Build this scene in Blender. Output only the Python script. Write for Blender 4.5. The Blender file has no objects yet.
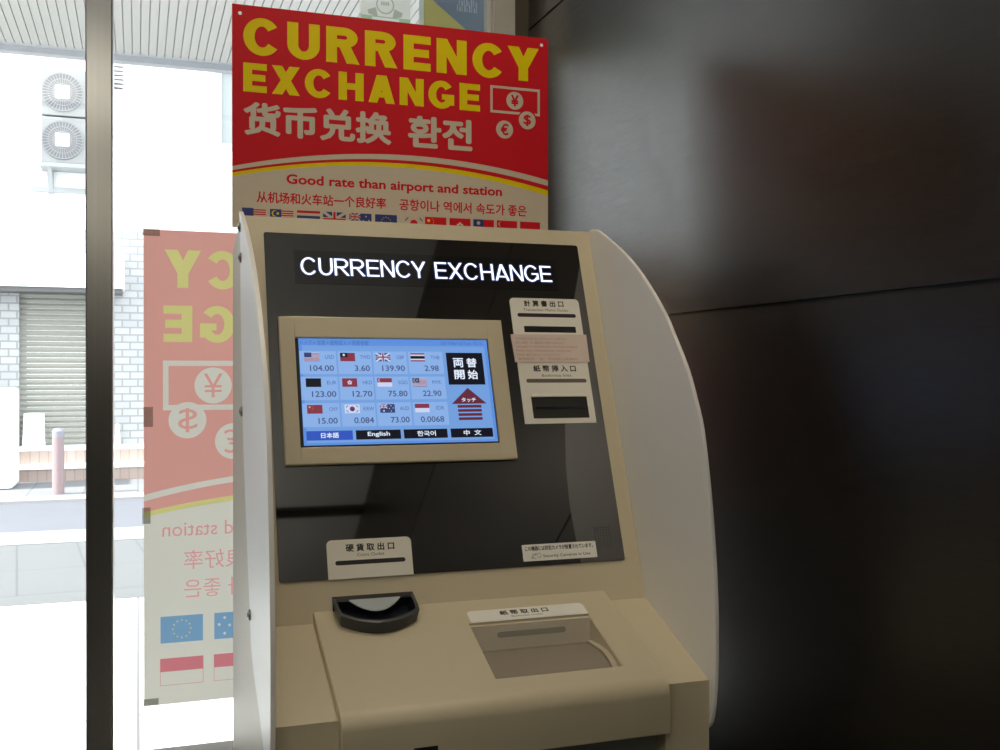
import bpy, bmesh, math, random
from mathutils import Vector, Matrix
from mathutils.geometry import delaunay_2d_cdt
random.seed(4)
PI = math.pi
col = bpy.context.collection

# ------------------------------------------------------------------ camera model (also turns a photo pixel into a ray)
FPX, YAW, PIT = 1041.0, math.radians(19.18), math.radians(-0.18)
CAM = Vector((0, 0, 1.40))
_f = Vector((math.sin(YAW), math.cos(YAW), 0)); RT = Vector((math.cos(YAW), -math.sin(YAW), 0)); _u = Vector((0, 0, 1))
FW = _f * math.cos(PIT) + _u * math.sin(PIT); UP = _u * math.cos(PIT) - _f * math.sin(PIT)


def ray(px, py):
    return FW + RT * ((px - 500) / FPX) + UP * ((375 - py) / FPX)


def hit(px, py, P, n):
    d = ray(px, py); P = Vector(P); n = Vector(n)
    return CAM + d * ((P - CAM).dot(n) / d.dot(n))


# ------------------------------------------------------------------ materials
MATS = {}


def mat(name, c=(.5, .5, .5), rough=.5, metal=0., emit=None, es=1., coat=0., spec=.5, noise=None, bump=None, trans=None):
    if name in MATS: return MATS[name]
    m = bpy.data.materials.new(name); m.use_nodes = True; nt = m.node_tree; b = nt.nodes['Principled BSDF']
    b.inputs['Base Color'].default_value = (*c, 1); b.inputs['Roughness'].default_value = rough; b.inputs['Metallic'].default_value = metal
    b.inputs['Coat Weight'].default_value = coat; b.inputs['Specular IOR Level'].default_value = spec
    if emit:
        b.inputs['Emission Color'].default_value = (*emit, 1); b.inputs['Emission Strength'].default_value = es
    if noise or bump:
        tc = nt.nodes.new('ShaderNodeTexCoord')
    if noise:   # (scale, amount)
        n = nt.nodes.new('ShaderNodeTexNoise'); n.inputs['Scale'].default_value = noise[0]; n.inputs['Detail'].default_value = 5
        nt.links.new(tc.outputs['Object'], n.inputs['Vector'])
        mx = nt.nodes.new('ShaderNodeMix'); mx.data_type = 'RGBA'
        a = noise[1]
        mx.inputs[6].default_value = (*[v * (1 - a) for v in c], 1); mx.inputs[7].default_value = (*[min(1, v * (1 + a)) for v in c], 1)
        nt.links.new(n.outputs['Fac'], mx.inputs[0]); nt.links.new(mx.outputs[2], b.inputs['Base Color'])
    if bump:    # (scale, strength)
        n2 = nt.nodes.new('ShaderNodeTexNoise'); n2.inputs['Scale'].default_value = bump[0]; n2.inputs['Detail'].default_value = 3
        nt.links.new(tc.outputs['Object'], n2.inputs['Vector'])
        bp = nt.nodes.new('ShaderNodeBump'); bp.inputs['Strength'].default_value = bump[1]; bp.inputs['Distance'].default_value = .001
        nt.links.new(n2.outputs['Fac'], bp.inputs['Height']); nt.links.new(bp.outputs['Normal'], b.inputs['Normal'])
    MATS[name] = m
    return m


def glow(name, c, s=1.):
    return mat('glow_' + name, (0, 0, 0), .4, emit=c, es=s, spec=.3)


def transl(name, c, w=.5, rough=.25):
    """thin paper lit from both sides"""
    if name in MATS: return MATS[name]
    m = bpy.data.materials.new(name); m.use_nodes = True; nt = m.node_tree; nt.nodes.remove(nt.nodes['Principled BSDF'])
    d = nt.nodes.new('ShaderNodeBsdfDiffuse'); t = nt.nodes.new('ShaderNodeBsdfTranslucent'); g = nt.nodes.new('ShaderNodeBsdfGlossy')
    d.inputs[0].default_value = (*c, 1); t.inputs[0].default_value = (*c, 1); g.inputs[0].default_value = (1, 1, 1, 1); g.inputs['Roughness'].default_value = rough
    m1 = nt.nodes.new('ShaderNodeMixShader'); m1.inputs[0].default_value = w
    m2 = nt.nodes.new('ShaderNodeMixShader'); fr = nt.nodes.new('ShaderNodeFresnel'); fr.inputs[0].default_value = 1.45
    o = nt.nodes['Material Output']
    L = nt.links.new
    L(d.outputs[0], m1.inputs[1]); L(t.outputs[0], m1.inputs[2]); L(fr.outputs[0], m2.inputs[0]); L(m1.outputs[0], m2.inputs[1]); L(g.outputs[0], m2.inputs[2]); L(m2.outputs[0], o.inputs[0])
    MATS[name] = m
    return m


def glass(name, tint=(.97, .985, .98), k=1.):
    m = bpy.data.materials.new(name); m.use_nodes = True; nt = m.node_tree; nt.nodes.remove(nt.nodes['Principled BSDF'])
    t = nt.nodes.new('ShaderNodeBsdfTransparent'); g = nt.nodes.new('ShaderNodeBsdfGlossy'); t.inputs[0].default_value = (*tint, 1); g.inputs['Roughness'].default_value = 0.0
    fr = nt.nodes.new('ShaderNodeFresnel'); fr.inputs[0].default_value = 1.5
    mx = nt.nodes.new('ShaderNodeMixShader'); L = nt.links.new
    L(fr.outputs[0], mx.inputs[0]); L(t.outputs[0], mx.inputs[1]); L(g.outputs[0], mx.inputs[2]); L(mx.outputs[0], nt.nodes['Material Output'].inputs[0])
    return m


def tex_mat(name, kind, c1, c2, scale, mortar=None, rough=.6, rot=None, brick=(.5, .25, .02), stretch=None, bump=0., spec=.5):
    m = bpy.data.materials.new(name); m.use_nodes = True; nt = m.node_tree; b = nt.nodes['Principled BSDF']; L = nt.links.new
    tc = nt.nodes.new('ShaderNodeTexCoord'); mp = nt.nodes.new('ShaderNodeMapping')
    L(tc.outputs['Object'], mp.inputs['Vector'])
    if rot: mp.inputs['Rotation'].default_value = rot
    if stretch: mp.inputs['Scale'].default_value = stretch
    b.inputs['Roughness'].default_value = rough; b.inputs['Specular IOR Level'].default_value = spec
    if kind == 'brick':
        t = nt.nodes.new('ShaderNodeTexBrick'); t.inputs['Scale'].default_value = scale
        t.inputs['Color1'].default_value = (*c1, 1); t.inputs['Color2'].default_value = (*c2, 1); t.inputs['Mortar'].default_value = (*mortar, 1)
        t.inputs['Brick Width'].default_value = brick[0]; t.inputs['Row Height'].default_value = brick[1]; t.inputs['Mortar Size'].default_value = brick[2]; t.inputs['Mortar Smooth'].default_value = .1
        L(mp.outputs[0], t.inputs['Vector']); L(t.outputs['Color'], b.inputs['Base Color'])
        if len(brick) > 3: t.offset = brick[3]
    else:
        t = nt.nodes.new('ShaderNodeTexNoise'); t.inputs['Scale'].default_value = scale; t.inputs['Detail'].default_value = 6; t.inputs['Roughness'].default_value = .6
        L(mp.outputs[0], t.inputs['Vector'])
        r = nt.nodes.new('ShaderNodeValToRGB'); r.color_ramp.elements[0].color = (*c1, 1); r.color_ramp.elements[1].color = (*c2, 1)
        r.color_ramp.elements[0].position = .3; r.color_ramp.elements[1].position = .7
        L(t.outputs['Fac'], r.inputs[0]); L(r.outputs[0], b.inputs['Base Color'])
        if bump:
            bp = nt.nodes.new('ShaderNodeBump'); bp.inputs['Strength'].default_value = bump; bp.inputs['Distance'].default_value = .001
            L(t.outputs['Fac'], bp.inputs['Height']); L(bp.outputs['Normal'], b.inputs['Normal'])
            mr = nt.nodes.new('ShaderNodeMapRange'); mr.inputs[1].default_value = .3; mr.inputs[2].default_value = .7; mr.inputs[3].default_value = rough - .06; mr.inputs[4].default_value = rough + .06
            L(t.outputs['Fac'], mr.inputs[0]); L(mr.outputs[0], b.inputs['Roughness'])
    MATS[name] = m
    return m


IVORY = mat('ivory_plastic', (.60, .525, .372), .42, bump=(900, .12))
IVORYD = mat('ivory_plastic_recess', (.55, .475, .35), .45)
WING = mat('white_side_plastic', (.86, .84, .81), .36)
SIDEM = mat('grey_painted_steel', (.42, .49, .57), .4, noise=(30, .08))
PANEL = mat('smoked_black_acrylic', (.009, .007, .005), .03, spec=.5, coat=0)
PANEL.node_tree.nodes['Principled BSDF'].inputs['IOR'].default_value = 2.3
TRAYM = mat('dark_grey_plastic', (.045, .047, .05), .35)
NAVY = mat('navy_black_plastic', (.004, .006, .012), .3)
CHUTE = mat('pale_grey_plastic', (.42, .46, .47), .25)
SHUT = mat('taupe_plastic', (.30, .25, .195), .25)
LABEL = mat('cream_label', (.80, .77, .68), .5)
LABELB = mat('white_label', (.86, .84, .78), .4)
BLACK = mat('black', (.006, .006, .007), .4)
INK = mat('label_ink', (.015, .013, .012), .5)
INKG = mat('grey_ink', (.12, .11, .10), .5)
PINK = mat('pink_paper', (.68, .56, .49), .6)
PINKI = mat('pink_paper_ink', (.52, .22, .17), .6)
BARB = mat('brown_bar', (.14, .11, .08), .4)
CHROME = mat('brushed_steel', (.55, .54, .52), .22, metal=1)
STEELD = mat('steel_dark', (.10, .085, .06), .4, metal=.6)
BOLT = mat('bolt_steel', (.35, .33, .30), .3, metal=1)
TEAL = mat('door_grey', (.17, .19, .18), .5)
RED = mat('poster_red', (.60, .010, .020), .5, spec=.2)
YEL = mat('poster_yellow', (.78, .62, .0), .5, spec=.2)
CREAM = mat('poster_cream', (.60, .53, .43), .38)
BLUE = mat('poster_blue', (.02, .04, .20), .4)


# ------------------------------------------------------------------ object helpers
def link(name, me, parent=None):
    o = bpy.data.objects.new(name, me); col.objects.link(o)
    if parent: o.parent = parent; o.matrix_parent_inverse = Matrix.Translation(-parent.location)
    return o


def tag(o, label=None, cat=None, group=None, kind=None):
    if label: o['label'] = label
    if cat: o['category'] = cat
    if group: o['group'] = group
    if kind: o['kind'] = kind
    return o


def empty(name, loc):
    o = bpy.data.objects.new(name, None); col.objects.link(o); o.location = loc; o.empty_display_size = .1
    return o


class MB:
    def __init__(s): s.v = []; s.f = []; s.m = []

    def face(s, pts, mi=0):
        n = len(s.v); s.v += [tuple(p) for p in pts]; s.f.append(list(range(n, n + len(pts)))); s.m.append(mi)

    def box(s, a, b, mi=0):
        x0, y0, z0 = [min(p, q) for p, q in zip(a, b)]; x1, y1, z1 = [max(p, q) for p, q in zip(a, b)]
        n = len(s.v); s.v += [(x0, y0, z0), (x1, y0, z0), (x1, y1, z0), (x0, y1, z0), (x0, y0, z1), (x1, y0, z1), (x1, y1, z1), (x0, y1, z1)]
        for q in ((0, 3, 2, 1), (4, 5, 6, 7), (0, 1, 5, 4), (1, 2, 6, 5), (2, 3, 7, 6), (3, 0, 4, 7)): s.f.append([n + i for i in q]); s.m.append(mi)

    def pbox(s, pl, u0, u1, v0, v1, h0, h1, mi=0):
        """box in a plane's own axes"""
        n = len(s.v); s.v += [tuple(pl.p(u, v, h)) for h in (h0, h1) for (u, v) in ((u0, v0), (u1, v0), (u1, v1), (u0, v1))]
        for q in ((0, 3, 2, 1), (4, 5, 6, 7), (0, 1, 5, 4), (1, 2, 6, 5), (2, 3, 7, 6), (3, 0, 4, 7)): s.f.append([n + i for i in q]); s.m.append(mi)

    def prism(s, pts, vec, mi=0):
        """closed outline swept along vec"""
        n = len(s.v); k = len(pts); vec = Vector(vec)
        s.v += [tuple(p) for p in pts] + [tuple(Vector(p) + vec) for p in pts]
        s.f.append([n + i for i in range(k)][::-1]); s.m.append(mi); s.f.append([n + k + i for i in range(k)]); s.m.append(mi)
        for i in range(k):
            j = (i + 1) % k; s.f.append([n + i, n + j, n + k + j, n + k + i]); s.m.append(mi)

    def cyl(s, c, axis, r, h, n=20, r2=None, mi=0):
        c = Vector(c); axis = Vector(axis).normalized(); a = axis.orthogonal().normalized(); b = axis.cross(a); r2 = r if r2 is None else r2
        i0 = len(s.v)
        for (rr, t) in ((r, 0), (r2, h)):
            for i in range(n):
                th = 2 * PI * i / n; s.v.append(tuple(c + axis * t + (a * math.cos(th) + b * math.sin(th)) * rr))
        s.f.append([i0 + i for i in range(n)][::-1]); s.m.append(mi); s.f.append([i0 + n + i for i in range(n)]); s.m.append(mi)
        for i in range(n):
            j = (i + 1) % n; s.f.append([i0 + i, i0 + j, i0 + n + j, i0 + n + i]); s.m.append(mi)

    def mesh(s, name, mats, bevel=0., seg=2, angle=30, weld=True):
        me = bpy.data.meshes.new(name); me.from_pydata(s.v, [], s.f)
        for m in (mats if isinstance(mats, (list, tuple)) else [mats]): me.materials.append(m)
        me.polygons.foreach_set('material_index', s.m)
        bm = bmesh.new(); bm.from_mesh(me)
        if weld: bmesh.ops.remove_doubles(bm, verts=bm.verts, dist=1e-6)
        bmesh.ops.recalc_face_normals(bm, faces=bm.faces)
        if bevel:
            es = [e for e in bm.edges if len(e.link_faces) == 2 and e.calc_face_angle(0) > math.radians(angle)]
            bmesh.ops.bevel(bm, geom=es, offset=bevel, segments=seg, profile=.5, affect='EDGES', clamp_overlap=True)
        bm.to_mesh(me); bm.free()
        return me

    def build(s, name, mats, parent=None, bevel=0., seg=2, angle=30, smooth=False, weld=True):
        me = s.mesh(name, mats, bevel, seg, angle, weld)
        if smooth:
            me.polygons.foreach_set('use_smooth', [True] * len(me.polygons))
            me.set_sharp_from_angle(angle=math.radians(35))
        return link(name, me, parent)


def boolean(o, cutters):
    for c in cutters:
        md = o.modifiers.new('b', 'BOOLEAN'); md.object = c; md.operation = 'DIFFERENCE'; md.solver = 'EXACT'
    bpy.context.view_layer.update(); dg = bpy.context.evaluated_depsgraph_get()
    me = bpy.data.meshes.new_from_object(o.evaluated_get(dg)); o.modifiers.clear(); o.data = me


class Plane:
    def __init__(s, O, ex, ey):
        s.O = Vector(O); s.ex = Vector(ex).normalized(); s.ey = Vector(ey).normalized(); s.n = s.ex.cross(s.ey)

    def p(s, u, v, h=0.): return s.O + s.ex * u + s.ey * v + s.n * h

    def px(s, x, y, h=0.):
        q = hit(x, y, s.O + s.n * h, s.n) - s.O
        return (q.dot(s.ex), q.dot(s.ey))

    def up(s, h): return Plane(s.O + s.n * h, s.ex, s.ey)


# ------------------------------------------------------------------ lettering
TXT = {}


class Tris(list): bold = False


def text_tris(body, bold=0., res=3):
    k = (body, bold)
    if k in TXT: return TXT[k]
    c = bpy.data.curves.new('t', 'FONT'); c.body = body; c.size = 1; c.resolution_u = res
    o = bpy.data.objects.new('t', c); col.objects.link(o)
    bpy.context.view_layer.update(); dg = bpy.context.evaluated_depsgraph_get()
    me = bpy.data.meshes.new_from_object(o.evaluated_get(dg)); me.calc_loop_triangles()
    tr = [[(me.vertices[i].co.x, me.vertices[i].co.y) for i in t.vertices] for t in me.loop_triangles]
    bpy.data.objects.remove(o); bpy.data.curves.remove(c); bpy.data.meshes.remove(me)
    if bold:
        src = tr; tr = Tris(); tr.bold = True
        for dx, dy in ((0, 0), (bold, 0), (-bold, 0), (0, bold), (0, -bold), (bold * .7, bold * .7), (-bold * .7, bold * .7), (bold * .7, -bold * .7), (-bold * .7, -bold * .7)):
            tr += [[(x + dx, y + dy) for x, y in t] for t in src]
    TXT[k] = tr
    return tr


def rect(x0, y0, x1, y1): return [(x0, y0), (x1, y0), (x1, y1), (x0, y1)]


def arc(cx, cy, rx, ry, tx, ty, a0, a1, n=14):
    out = []
    for i in range(n):
        p, q = math.radians(a0 + (a1 - a0) * i / n), math.radians(a0 + (a1 - a0) * (i + 1) / n)
        out.append([(cx + rx * math.cos(p), cy + ry * math.sin(p)), (cx + rx * math.cos(q), cy + ry * math.sin(q)),
                    (cx + (rx - tx) * math.cos(q), cy + (ry - ty) * math.sin(q)), (cx + (rx - tx) * math.cos(p), cy + (ry - ty) * math.sin(p))])
    return out


def letter(ch, t, k=1.):
    """grotesque capital of cap height 1: t = stroke, k = width factor; returns polygons and width"""
    h = t * .84
    if ch == 'E':
        W = .66 * k + t * .4; return [rect(0, 0, t, 1), rect(0, 0, W, h), rect(0, 1 - h, W, 1), rect(0, .5 - h / 2, W * .94, .5 + h / 2)], W
    if ch == 'H':
        W = .72 * k + t * .55; return [rect(0, 0, t, 1), rect(W - t, 0, W, 1), rect(0, .5 - h / 2, W, .5 + h / 2)], W
    if ch == 'N':
        W = .72 * k + t * .55; return [rect(0, 0, t, 1), rect(W - t, 0, W, 1), [(0, 1), (t * 1.05, 1), (W, 0), (W - t * 1.05, 0)]], W
    if ch == 'U':
        W = .72 * k + t * .5; r = .40
        return [rect(0, r, t, 1), rect(W - t, r, W, 1)] + arc(W / 2, r, W / 2, r + .012, t, h, 180, 360), W
    if ch in 'CG':
        W = .84 * k + t * .45
        if ch == 'C': return arc(W / 2, .5, W / 2, .515, t, h, 36, 324, 26), W
        return arc(W / 2, .5, W / 2, .515, t, h, 38, 328, 26) + [rect(W * .52, .5 - h * .75, W - .01, .5 + h * .1), rect(W - t * .9 - .01, .13, W - .01, .5)], W
    if ch == 'R':
        W = .74 * k + t * .5; b = W * .56; y0 = .44
        r = (1 - y0) / 2 + h * .0
        return [rect(0, 0, t, 1), rect(0, 1 - h, b, 1), rect(0, y0, b, y0 + h)] + arc(b, y0 + r, W * .97 - b, r, min(t, W * .9 - b), h, -90, 90, 12) + [[(W * .36, y0 + h * .4), (W * .36 + t * 1.1, y0 + h * .4), (W + .02, 0), (W + .02 - t * 1.2, 0)]], W
    if ch == 'Y':
        W = .78 * k + t * .6; m = W / 2; s = t * .62
        return [rect(m - t / 2, 0, m + t / 2, .44), [(0, 1), (s * 1.9, 1), (m + t / 2, .42), (m - t / 2, .38)], [(W, 1), (W - s * 1.9, 1), (m - t / 2, .42), (m + t / 2, .38)]], W
    if ch == 'X':
        W = .78 * k + t * .55; s = t * 1.2
        return [[(0, 1), (s, 1), (W, 0), (W - s, 0)], [(W, 1), (W - s, 1), (0, 0), (s, 0)]], W
    if ch == 'A':
        W = .80 * k + t * .5; m = W / 2; s = t * 1.08
        return [[(m - t * .62, 1), (m + t * .62, 1), (s, 0), (0, 0)], [(m - t * .62, 1), (m + t * .62, 1), (W, 0), (W - s, 0)], rect(W * .2, .2, W * .8, .2 + h * .85)], W
    return [], .42 * k


def word(s, t, k=1., gap=.1):
    out = []; x = 0
    for ch in s:
        if ch == 'Y': x -= .08
        if ch == 'E' or ch == 'H': x += .02
        ps, w = letter(ch, t, k)
        out += [[(a + x, b) for a, b in p] for p in ps]; x += w + (gap if ch != ' ' else 0)
    return out


class Print:
    """flat printed surface: outlines are partitioned so every spot has exactly one colour"""
    def __init__(s, plane, mats): s.pl = plane; s.mats = mats; s.L = []; s.G = []; s.gid = 0; s.open = None

    def poly(s, pts, mi, sub=0): s.L.append((list(pts), mi)); s.G.append((list(pts), mi, s.open, sub))

    def polys(s, ps, mi):
        for p in ps: s.poly(p, mi)

    def pxpoly(s, pts, mi): s.poly([s.pl.px(*p) for p in pts], mi)

    def rect(s, u0, v0, u1, v1, mi): s.poly(rect(min(u0, u1), min(v0, v1), max(u0, u1), max(v0, v1)), mi)

    def rrect(s, u0, v0, u1, v1, r, mi, corners='abcd', n=6):
        P = []
        for (cx, cy, a, k) in ((u1 - r, v1 - r, 0, 'a'), (u0 + r, v1 - r, 90, 'b'), (u0 + r, v0 + r, 180, 'c'), (u1 - r, v0 + r, 270, 'd')):
            if k in corners: P += [(cx + r * math.cos(math.radians(a + 90 * i / n)), cy + r * math.sin(math.radians(a + 90 * i / n))) for i in range(n + 1)]
            else: P.append((cx + (r if a in (0, 270) else -r), cy + (r if a in (0, 90) else -r)))
        s.poly(P, mi)

    def fit(s, ps, u0, v0, u1, v1, mi, mirror=False):
        xs = [x for p in ps for x, _ in p]; ys = [y for p in ps for _, y in p]
        a, b, c, d = min(xs), max(xs), min(ys), max(ys)
        s.gid += 1; s.open = s.gid
        nb = max(1, len(ps) // 9) if getattr(ps, 'bold', False) else 0
        for pi_, p in enumerate(ps):
            q = []
            for x, y in p:
                t = (x - a) / (b - a)
                if mirror: t = 1 - t
                q.append((u0 + (u1 - u0) * t, v0 + (v1 - v0) * (y - c) / (d - c)))
            s.poly(q, mi, (pi_ // nb if nb else (pi_ % 9 if len(p) > 3 else 0)))
        s.open = None

    def text(s, body, u0, v0, u1, v1, mi, bold=0., mirror=False): s.fit(text_tris(body, bold), u0, v0, u1, v1, mi, mirror)

    def box_px(s, bl, tr): a = s.pl.px(*bl); b = s.pl.px(*tr); return a[0], a[1], b[0], b[1]

    def circle(s, cx, cy, r, mi, n=28, ry=None): s.poly([(cx + r * math.cos(2 * PI * i / n), cy + (ry or r) * math.sin(2 * PI * i / n)) for i in range(n)], mi)

    def build(s, name, parent=None, h=0., thick=0., backmat=None, single=False):
        mb = MB()
        if single:      # one sheet, partitioned so every spot has exactly one colour (needed where light passes through it)
            K = 100.; V = []; Fc = []; S = []
            for pts, mi in s.L:
                ar = sum(pts[i][0] * pts[(i + 1) % len(pts)][1] - pts[(i + 1) % len(pts)][0] * pts[i][1] for i in range(len(pts)))
                if abs(ar) < 1e-9: continue
                if ar < 0: pts = pts[::-1]
                pts = [(x * K, y * K) for x, y in pts]
                n = len(V); V += [Vector(p) for p in pts]; Fc.append(list(range(n, n + len(pts))))
                xs = [p[0] for p in pts]; ys = [p[1] for p in pts]; S.append((min(xs), max(xs), min(ys), max(ys), pts, mi))
            r = delaunay_2d_cdt(V, [(f[i], f[(i + 1) % len(f)]) for f in Fc for i in range(len(f))], [], 1, 1e-4, False)

            def inside(x, y, P_):
                c = False; j = len(P_) - 1
                for i in range(len(P_)):
                    xi, yi = P_[i]; xj, yj = P_[j]
                    if (yi > y) != (yj > y) and x < (xj - xi) * (y - yi) / (yj - yi) + xi: c = not c
                    j = i
                return c
            vs = r[0]; mb.v = [tuple(s.pl.p(v.x / K, v.y / K, h)) for v in vs]; RS = S[::-1]
            for f in r[2]:
                cx = sum(vs[i].x for i in f) / len(f); cy = sum(vs[i].y for i in f) / len(f)
                for (xa, xb, ya, yb, pts, mi) in RS:
                    if xa <= cx <= xb and ya <= cy <= yb and inside(cx, cy, pts): mb.f.append(list(f)); mb.m.append(mi); break
        else:           # ink lies on the sheet: each later colour a hair above what it covers
            lv = []
            for g in s.groups():
                z = 0
                for (q, zq) in lv:
                    if q[0] < g[1] and g[0] < q[1] and q[2] < g[3] and g[2] < q[3]: z = max(z, zq + 1)
                lv.append((g, z))
                for pts, mi, sub in g[4]: mb.face([s.pl.p(u, v, h + z * 5e-5 + sub * 5e-6) for u, v in pts], mi)
        me = bpy.data.meshes.new(name); me.from_pydata(mb.v, [], mb.f)
        me.polygons.foreach_set('material_index', mb.m)
        bm = bmesh.new(); bm.from_mesh(me)
        for f in bm.faces:
            f.normal_update()
            if f.normal.dot(s.pl.n) < 0: f.normal_flip()
        if thick:   # body of the sheet just behind the print
            bi = len(s.mats)
            pts = s.L[0][0]; k = len(pts)
            a = [bm.verts.new(s.pl.p(u, v, h - .0002)) for u, v in pts]; b = [bm.verts.new(s.pl.p(u, v, h - thick)) for u, v in pts]
            fs = [bm.faces.new(a), bm.faces.new(b[::-1])] + [bm.faces.new([a[i], b[i], b[(i + 1) % k], a[(i + 1) % k]]) for i in range(k)]
            for f in fs: f.material_index = bi
        bm.to_mesh(me); bm.free()
        for m in s.mats: me.materials.append(m)
        if thick: me.materials.append(backmat or s.mats[0])
        return link(name, me, parent)

    def groups(s):
        out = []; last = None
        for pts, mi, gid, sub in s.G:
            xs = [p[0] for p in pts]; ys = [p[1] for p in pts]
            if gid is not None and gid == last:
                g = out[-1]; g[0] = min(g[0], min(xs)); g[1] = max(g[1], max(xs)); g[2] = min(g[2], min(ys)); g[3] = max(g[3], max(ys)); g[4].append((pts, mi, sub))
            else: out.append([min(xs), max(xs), min(ys), max(ys), [(pts, mi, sub)]])
            last = gid
        return out


def flag(P, code, u0, v0, w, h, C, mirror=False):
    """C: dict of material indices r,w,b,k,y"""
    R = lambda a, b, c, d, m: P.rect(u0 + (1 - c if mirror else a) * w, v0 + b * h, u0 + (1 - a if mirror else c) * w, v0 + d * h, C[m])
    X = lambda x: u0 + (1 - x if mirror else x) * w
    if code == 'us' or code == 'my':
        R(0, 0, 1, 1, 'w')
        for i in range(0, 7): R(0, i / 7, 1, (i + .55) / 7, 'r')
        R(0, .45, .48, 1, 'b')
        if code == 'my':
            P.circle(X(.2), v0 + .72 * h, .13 * w, C['y']); P.circle(X(.235), v0 + .72 * h, .11 * w, C['b']); P.circle(X(.33), v0 + .72 * h, .05 * w, C['y'])
    elif code == 'th':
        R(0, 0, 1, 1, 'w'); R(0, .84, 1, 1, 'r'); R(0, 0, 1, .16, 'r'); R(0, .33, 1, .67, 'k')
    elif code == 'nl':
        R(0, 0, 1, 1, 'w'); R(0, .7, 1, 1, 'r'); R(0, 0, 1, .42, 'k')
    elif code in ('uk', 'au'):
        R(0, 0, 1, 1, 'b')
        a, b = (1, 1) if code == 'uk' else (.5, .5); y0 = 0 if code == 'uk' else .5
        t = .11 * b
        for (xa, ya, xb, yb) in ((0, y0, a, y0 + b), (0, y0 + b, a, y0)):
            s = 1 if yb > ya else -1
            P.poly([(X(xa), v0 + ya * h), (X(xa + t), v0 + ya * h), (X(xb), v0 + (yb - s * t) * h), (X(xb), v0 + yb * h), (X(xb - t), v0 + yb * h), (X(xa), v0 + (ya + s * t) * h)], C['w'])
        R(0, y0 + .36 * b, a, y0 + .64 * b, 'w'); R(.4 * a, y0, .6 * a, y0 + b, 'w')
        R(0, y0 + .42 * b, a, y0 + .58 * b, 'r'); R(.45 * a, y0, .55 * a, y0 + b, 'r')
        if code == 'au':
            for (x, y, r) in ((.25, .22, .06), (.75, .8, .035), (.75, .2, .035), (.63, .5, .035), (.88, .55, .035)): P.circle(X(x), v0 + y * h, r * w, C['w'], 10)
    elif code == 'eu':
        R(0, 0, 1, 1, 'b')
        for i in range(12): P.circle(X(.5 + .21 * math.cos(i * PI / 6)), v0 + (.5 + .33 * math.sin(i * PI / 6)) * h, .022 * w, C['y'], 8)
    elif code == 'kr':
        R(0, 0, 1, 1, 'w'); P.circle(X(.5), v0 + .5 * h, .17 * w, C['r']); P.poly([(X(.5 + .17 * math.cos(PI + i * PI / 10)), v0 + .5 * h + .17 * w * math.sin(PI + i * PI / 10)) for i in range(11)], C['b'])
        for x, y in ((.17, .78), (.83, .78), (.17, .22), (.83, .22)):
            s = 1 if (x < .5) == (y > .5) else -1
            for d in (-.05, .02): P.poly([(X(x - .07), v0 + (y - s * .1 + d) * h), (X(x + .07), v0 + (y + s * .1 + d) * h), (X(x + .07), v0 + (y + s * .1 + d + .05) * h), (X(x - .07), v0 + (y - s * .1 + d + .05) * h)], C['k'])
    elif code == 'cn':
        R(0, 0, 1, 1, 'r'); P.circle(X(.17), v0 + .75 * h, .07 * w, C['y'], 10)
        for x, y in ((.33, .9), (.4, .78), (.4, .62), (.33, .5)): P.circle(X(x), v0 + y * h, .02 * w, C['y'], 6)
    elif code == 'hk':
        R(0, 0, 1, 1, 'r')
        for i in range(5): P.circle(X(.5 + .1 * math.cos(PI / 2 + i * 1.2566)), v0 + .5 * h + .1 * w * math.sin(PI / 2 + i * 1.2566), .06 * w, C['w'], 10)
    elif code == 'tw':
        R(0, 0, 1, 1, 'r'); R(0, .5, .5, 1, 'k'); P.circle(X(.25), v0 + .75 * h, .085 * w, C['w'], 12)
    elif code == 'sg':
        R(0, 0, 1, 1, 'w'); R(0, .5, 1, 1, 'r'); P.circle(X(.17), v0 + .75 * h, .1 * w, C['w'], 14); P.circle(X(.21), v0 + .75 * h, .09 * w, C['r'], 14)
    elif code == 'id':
        R(0, 0, 1, 1, 'w'); R(0, .5, 1, 1, 'r')
    elif code == 'ym':
        R(0, 0, 1, 1, 'k')


# ================================================================== THE EXCHANGE MACHINE
XL, XR = .124, .6055           # body sides
SL, SR = .1875, .5505          # raised slab
A, B = math.radians(20.24), math.radians(21.27)
FACE = Plane((0, 1.18082, 1.11569), (1, 0, 0), (0, math.sin(A), math.cos(A)))     # tilted display face, v runs up it
SLAB = Plane((0, 1.185, 1.1265), (1, 0, 0), (0, math.cos(B), math.sin(B)))        # raised tray, v runs up and back
machine = empty('exchange_machine', (.365, 1.25, 0))
tag(machine, 'ivory currency exchange machine with a lit touch screen and white side wings', 'machine')

fold = (1.1810, 1.1145); ft = (1.3590, 1.5990)
prof_side = [(1.478, 0), (1.478, 1.562), (1.468, 1.568), (1.359, 1.599), fold, (1.026, 1.0540), (1.026, 0)]
prof_mid = [(1.478, 0), (1.478, 1.562), (1.468, 1.568), (1.359, 1.599), fold, (1.050, 1.0633), (1.050, 0)]


def cutter(u0, u1, v0, v1, h0, h1):
    m = MB(); m.pbox(SLAB, u0, u1, v0, v1, h0, h1); return m.build('cutter', BLACK)


def body_piece(prof, x0, x1):
    m = MB(); m.prism([(x0, y, z) for y, z in prof], (x1 - x0, 0, 0)); return m


body = body_piece(prof_mid, SL, SR).build('body', [IVORY, SIDEM], machine)      # side pieces are joined on after the outlet is cut


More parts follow.
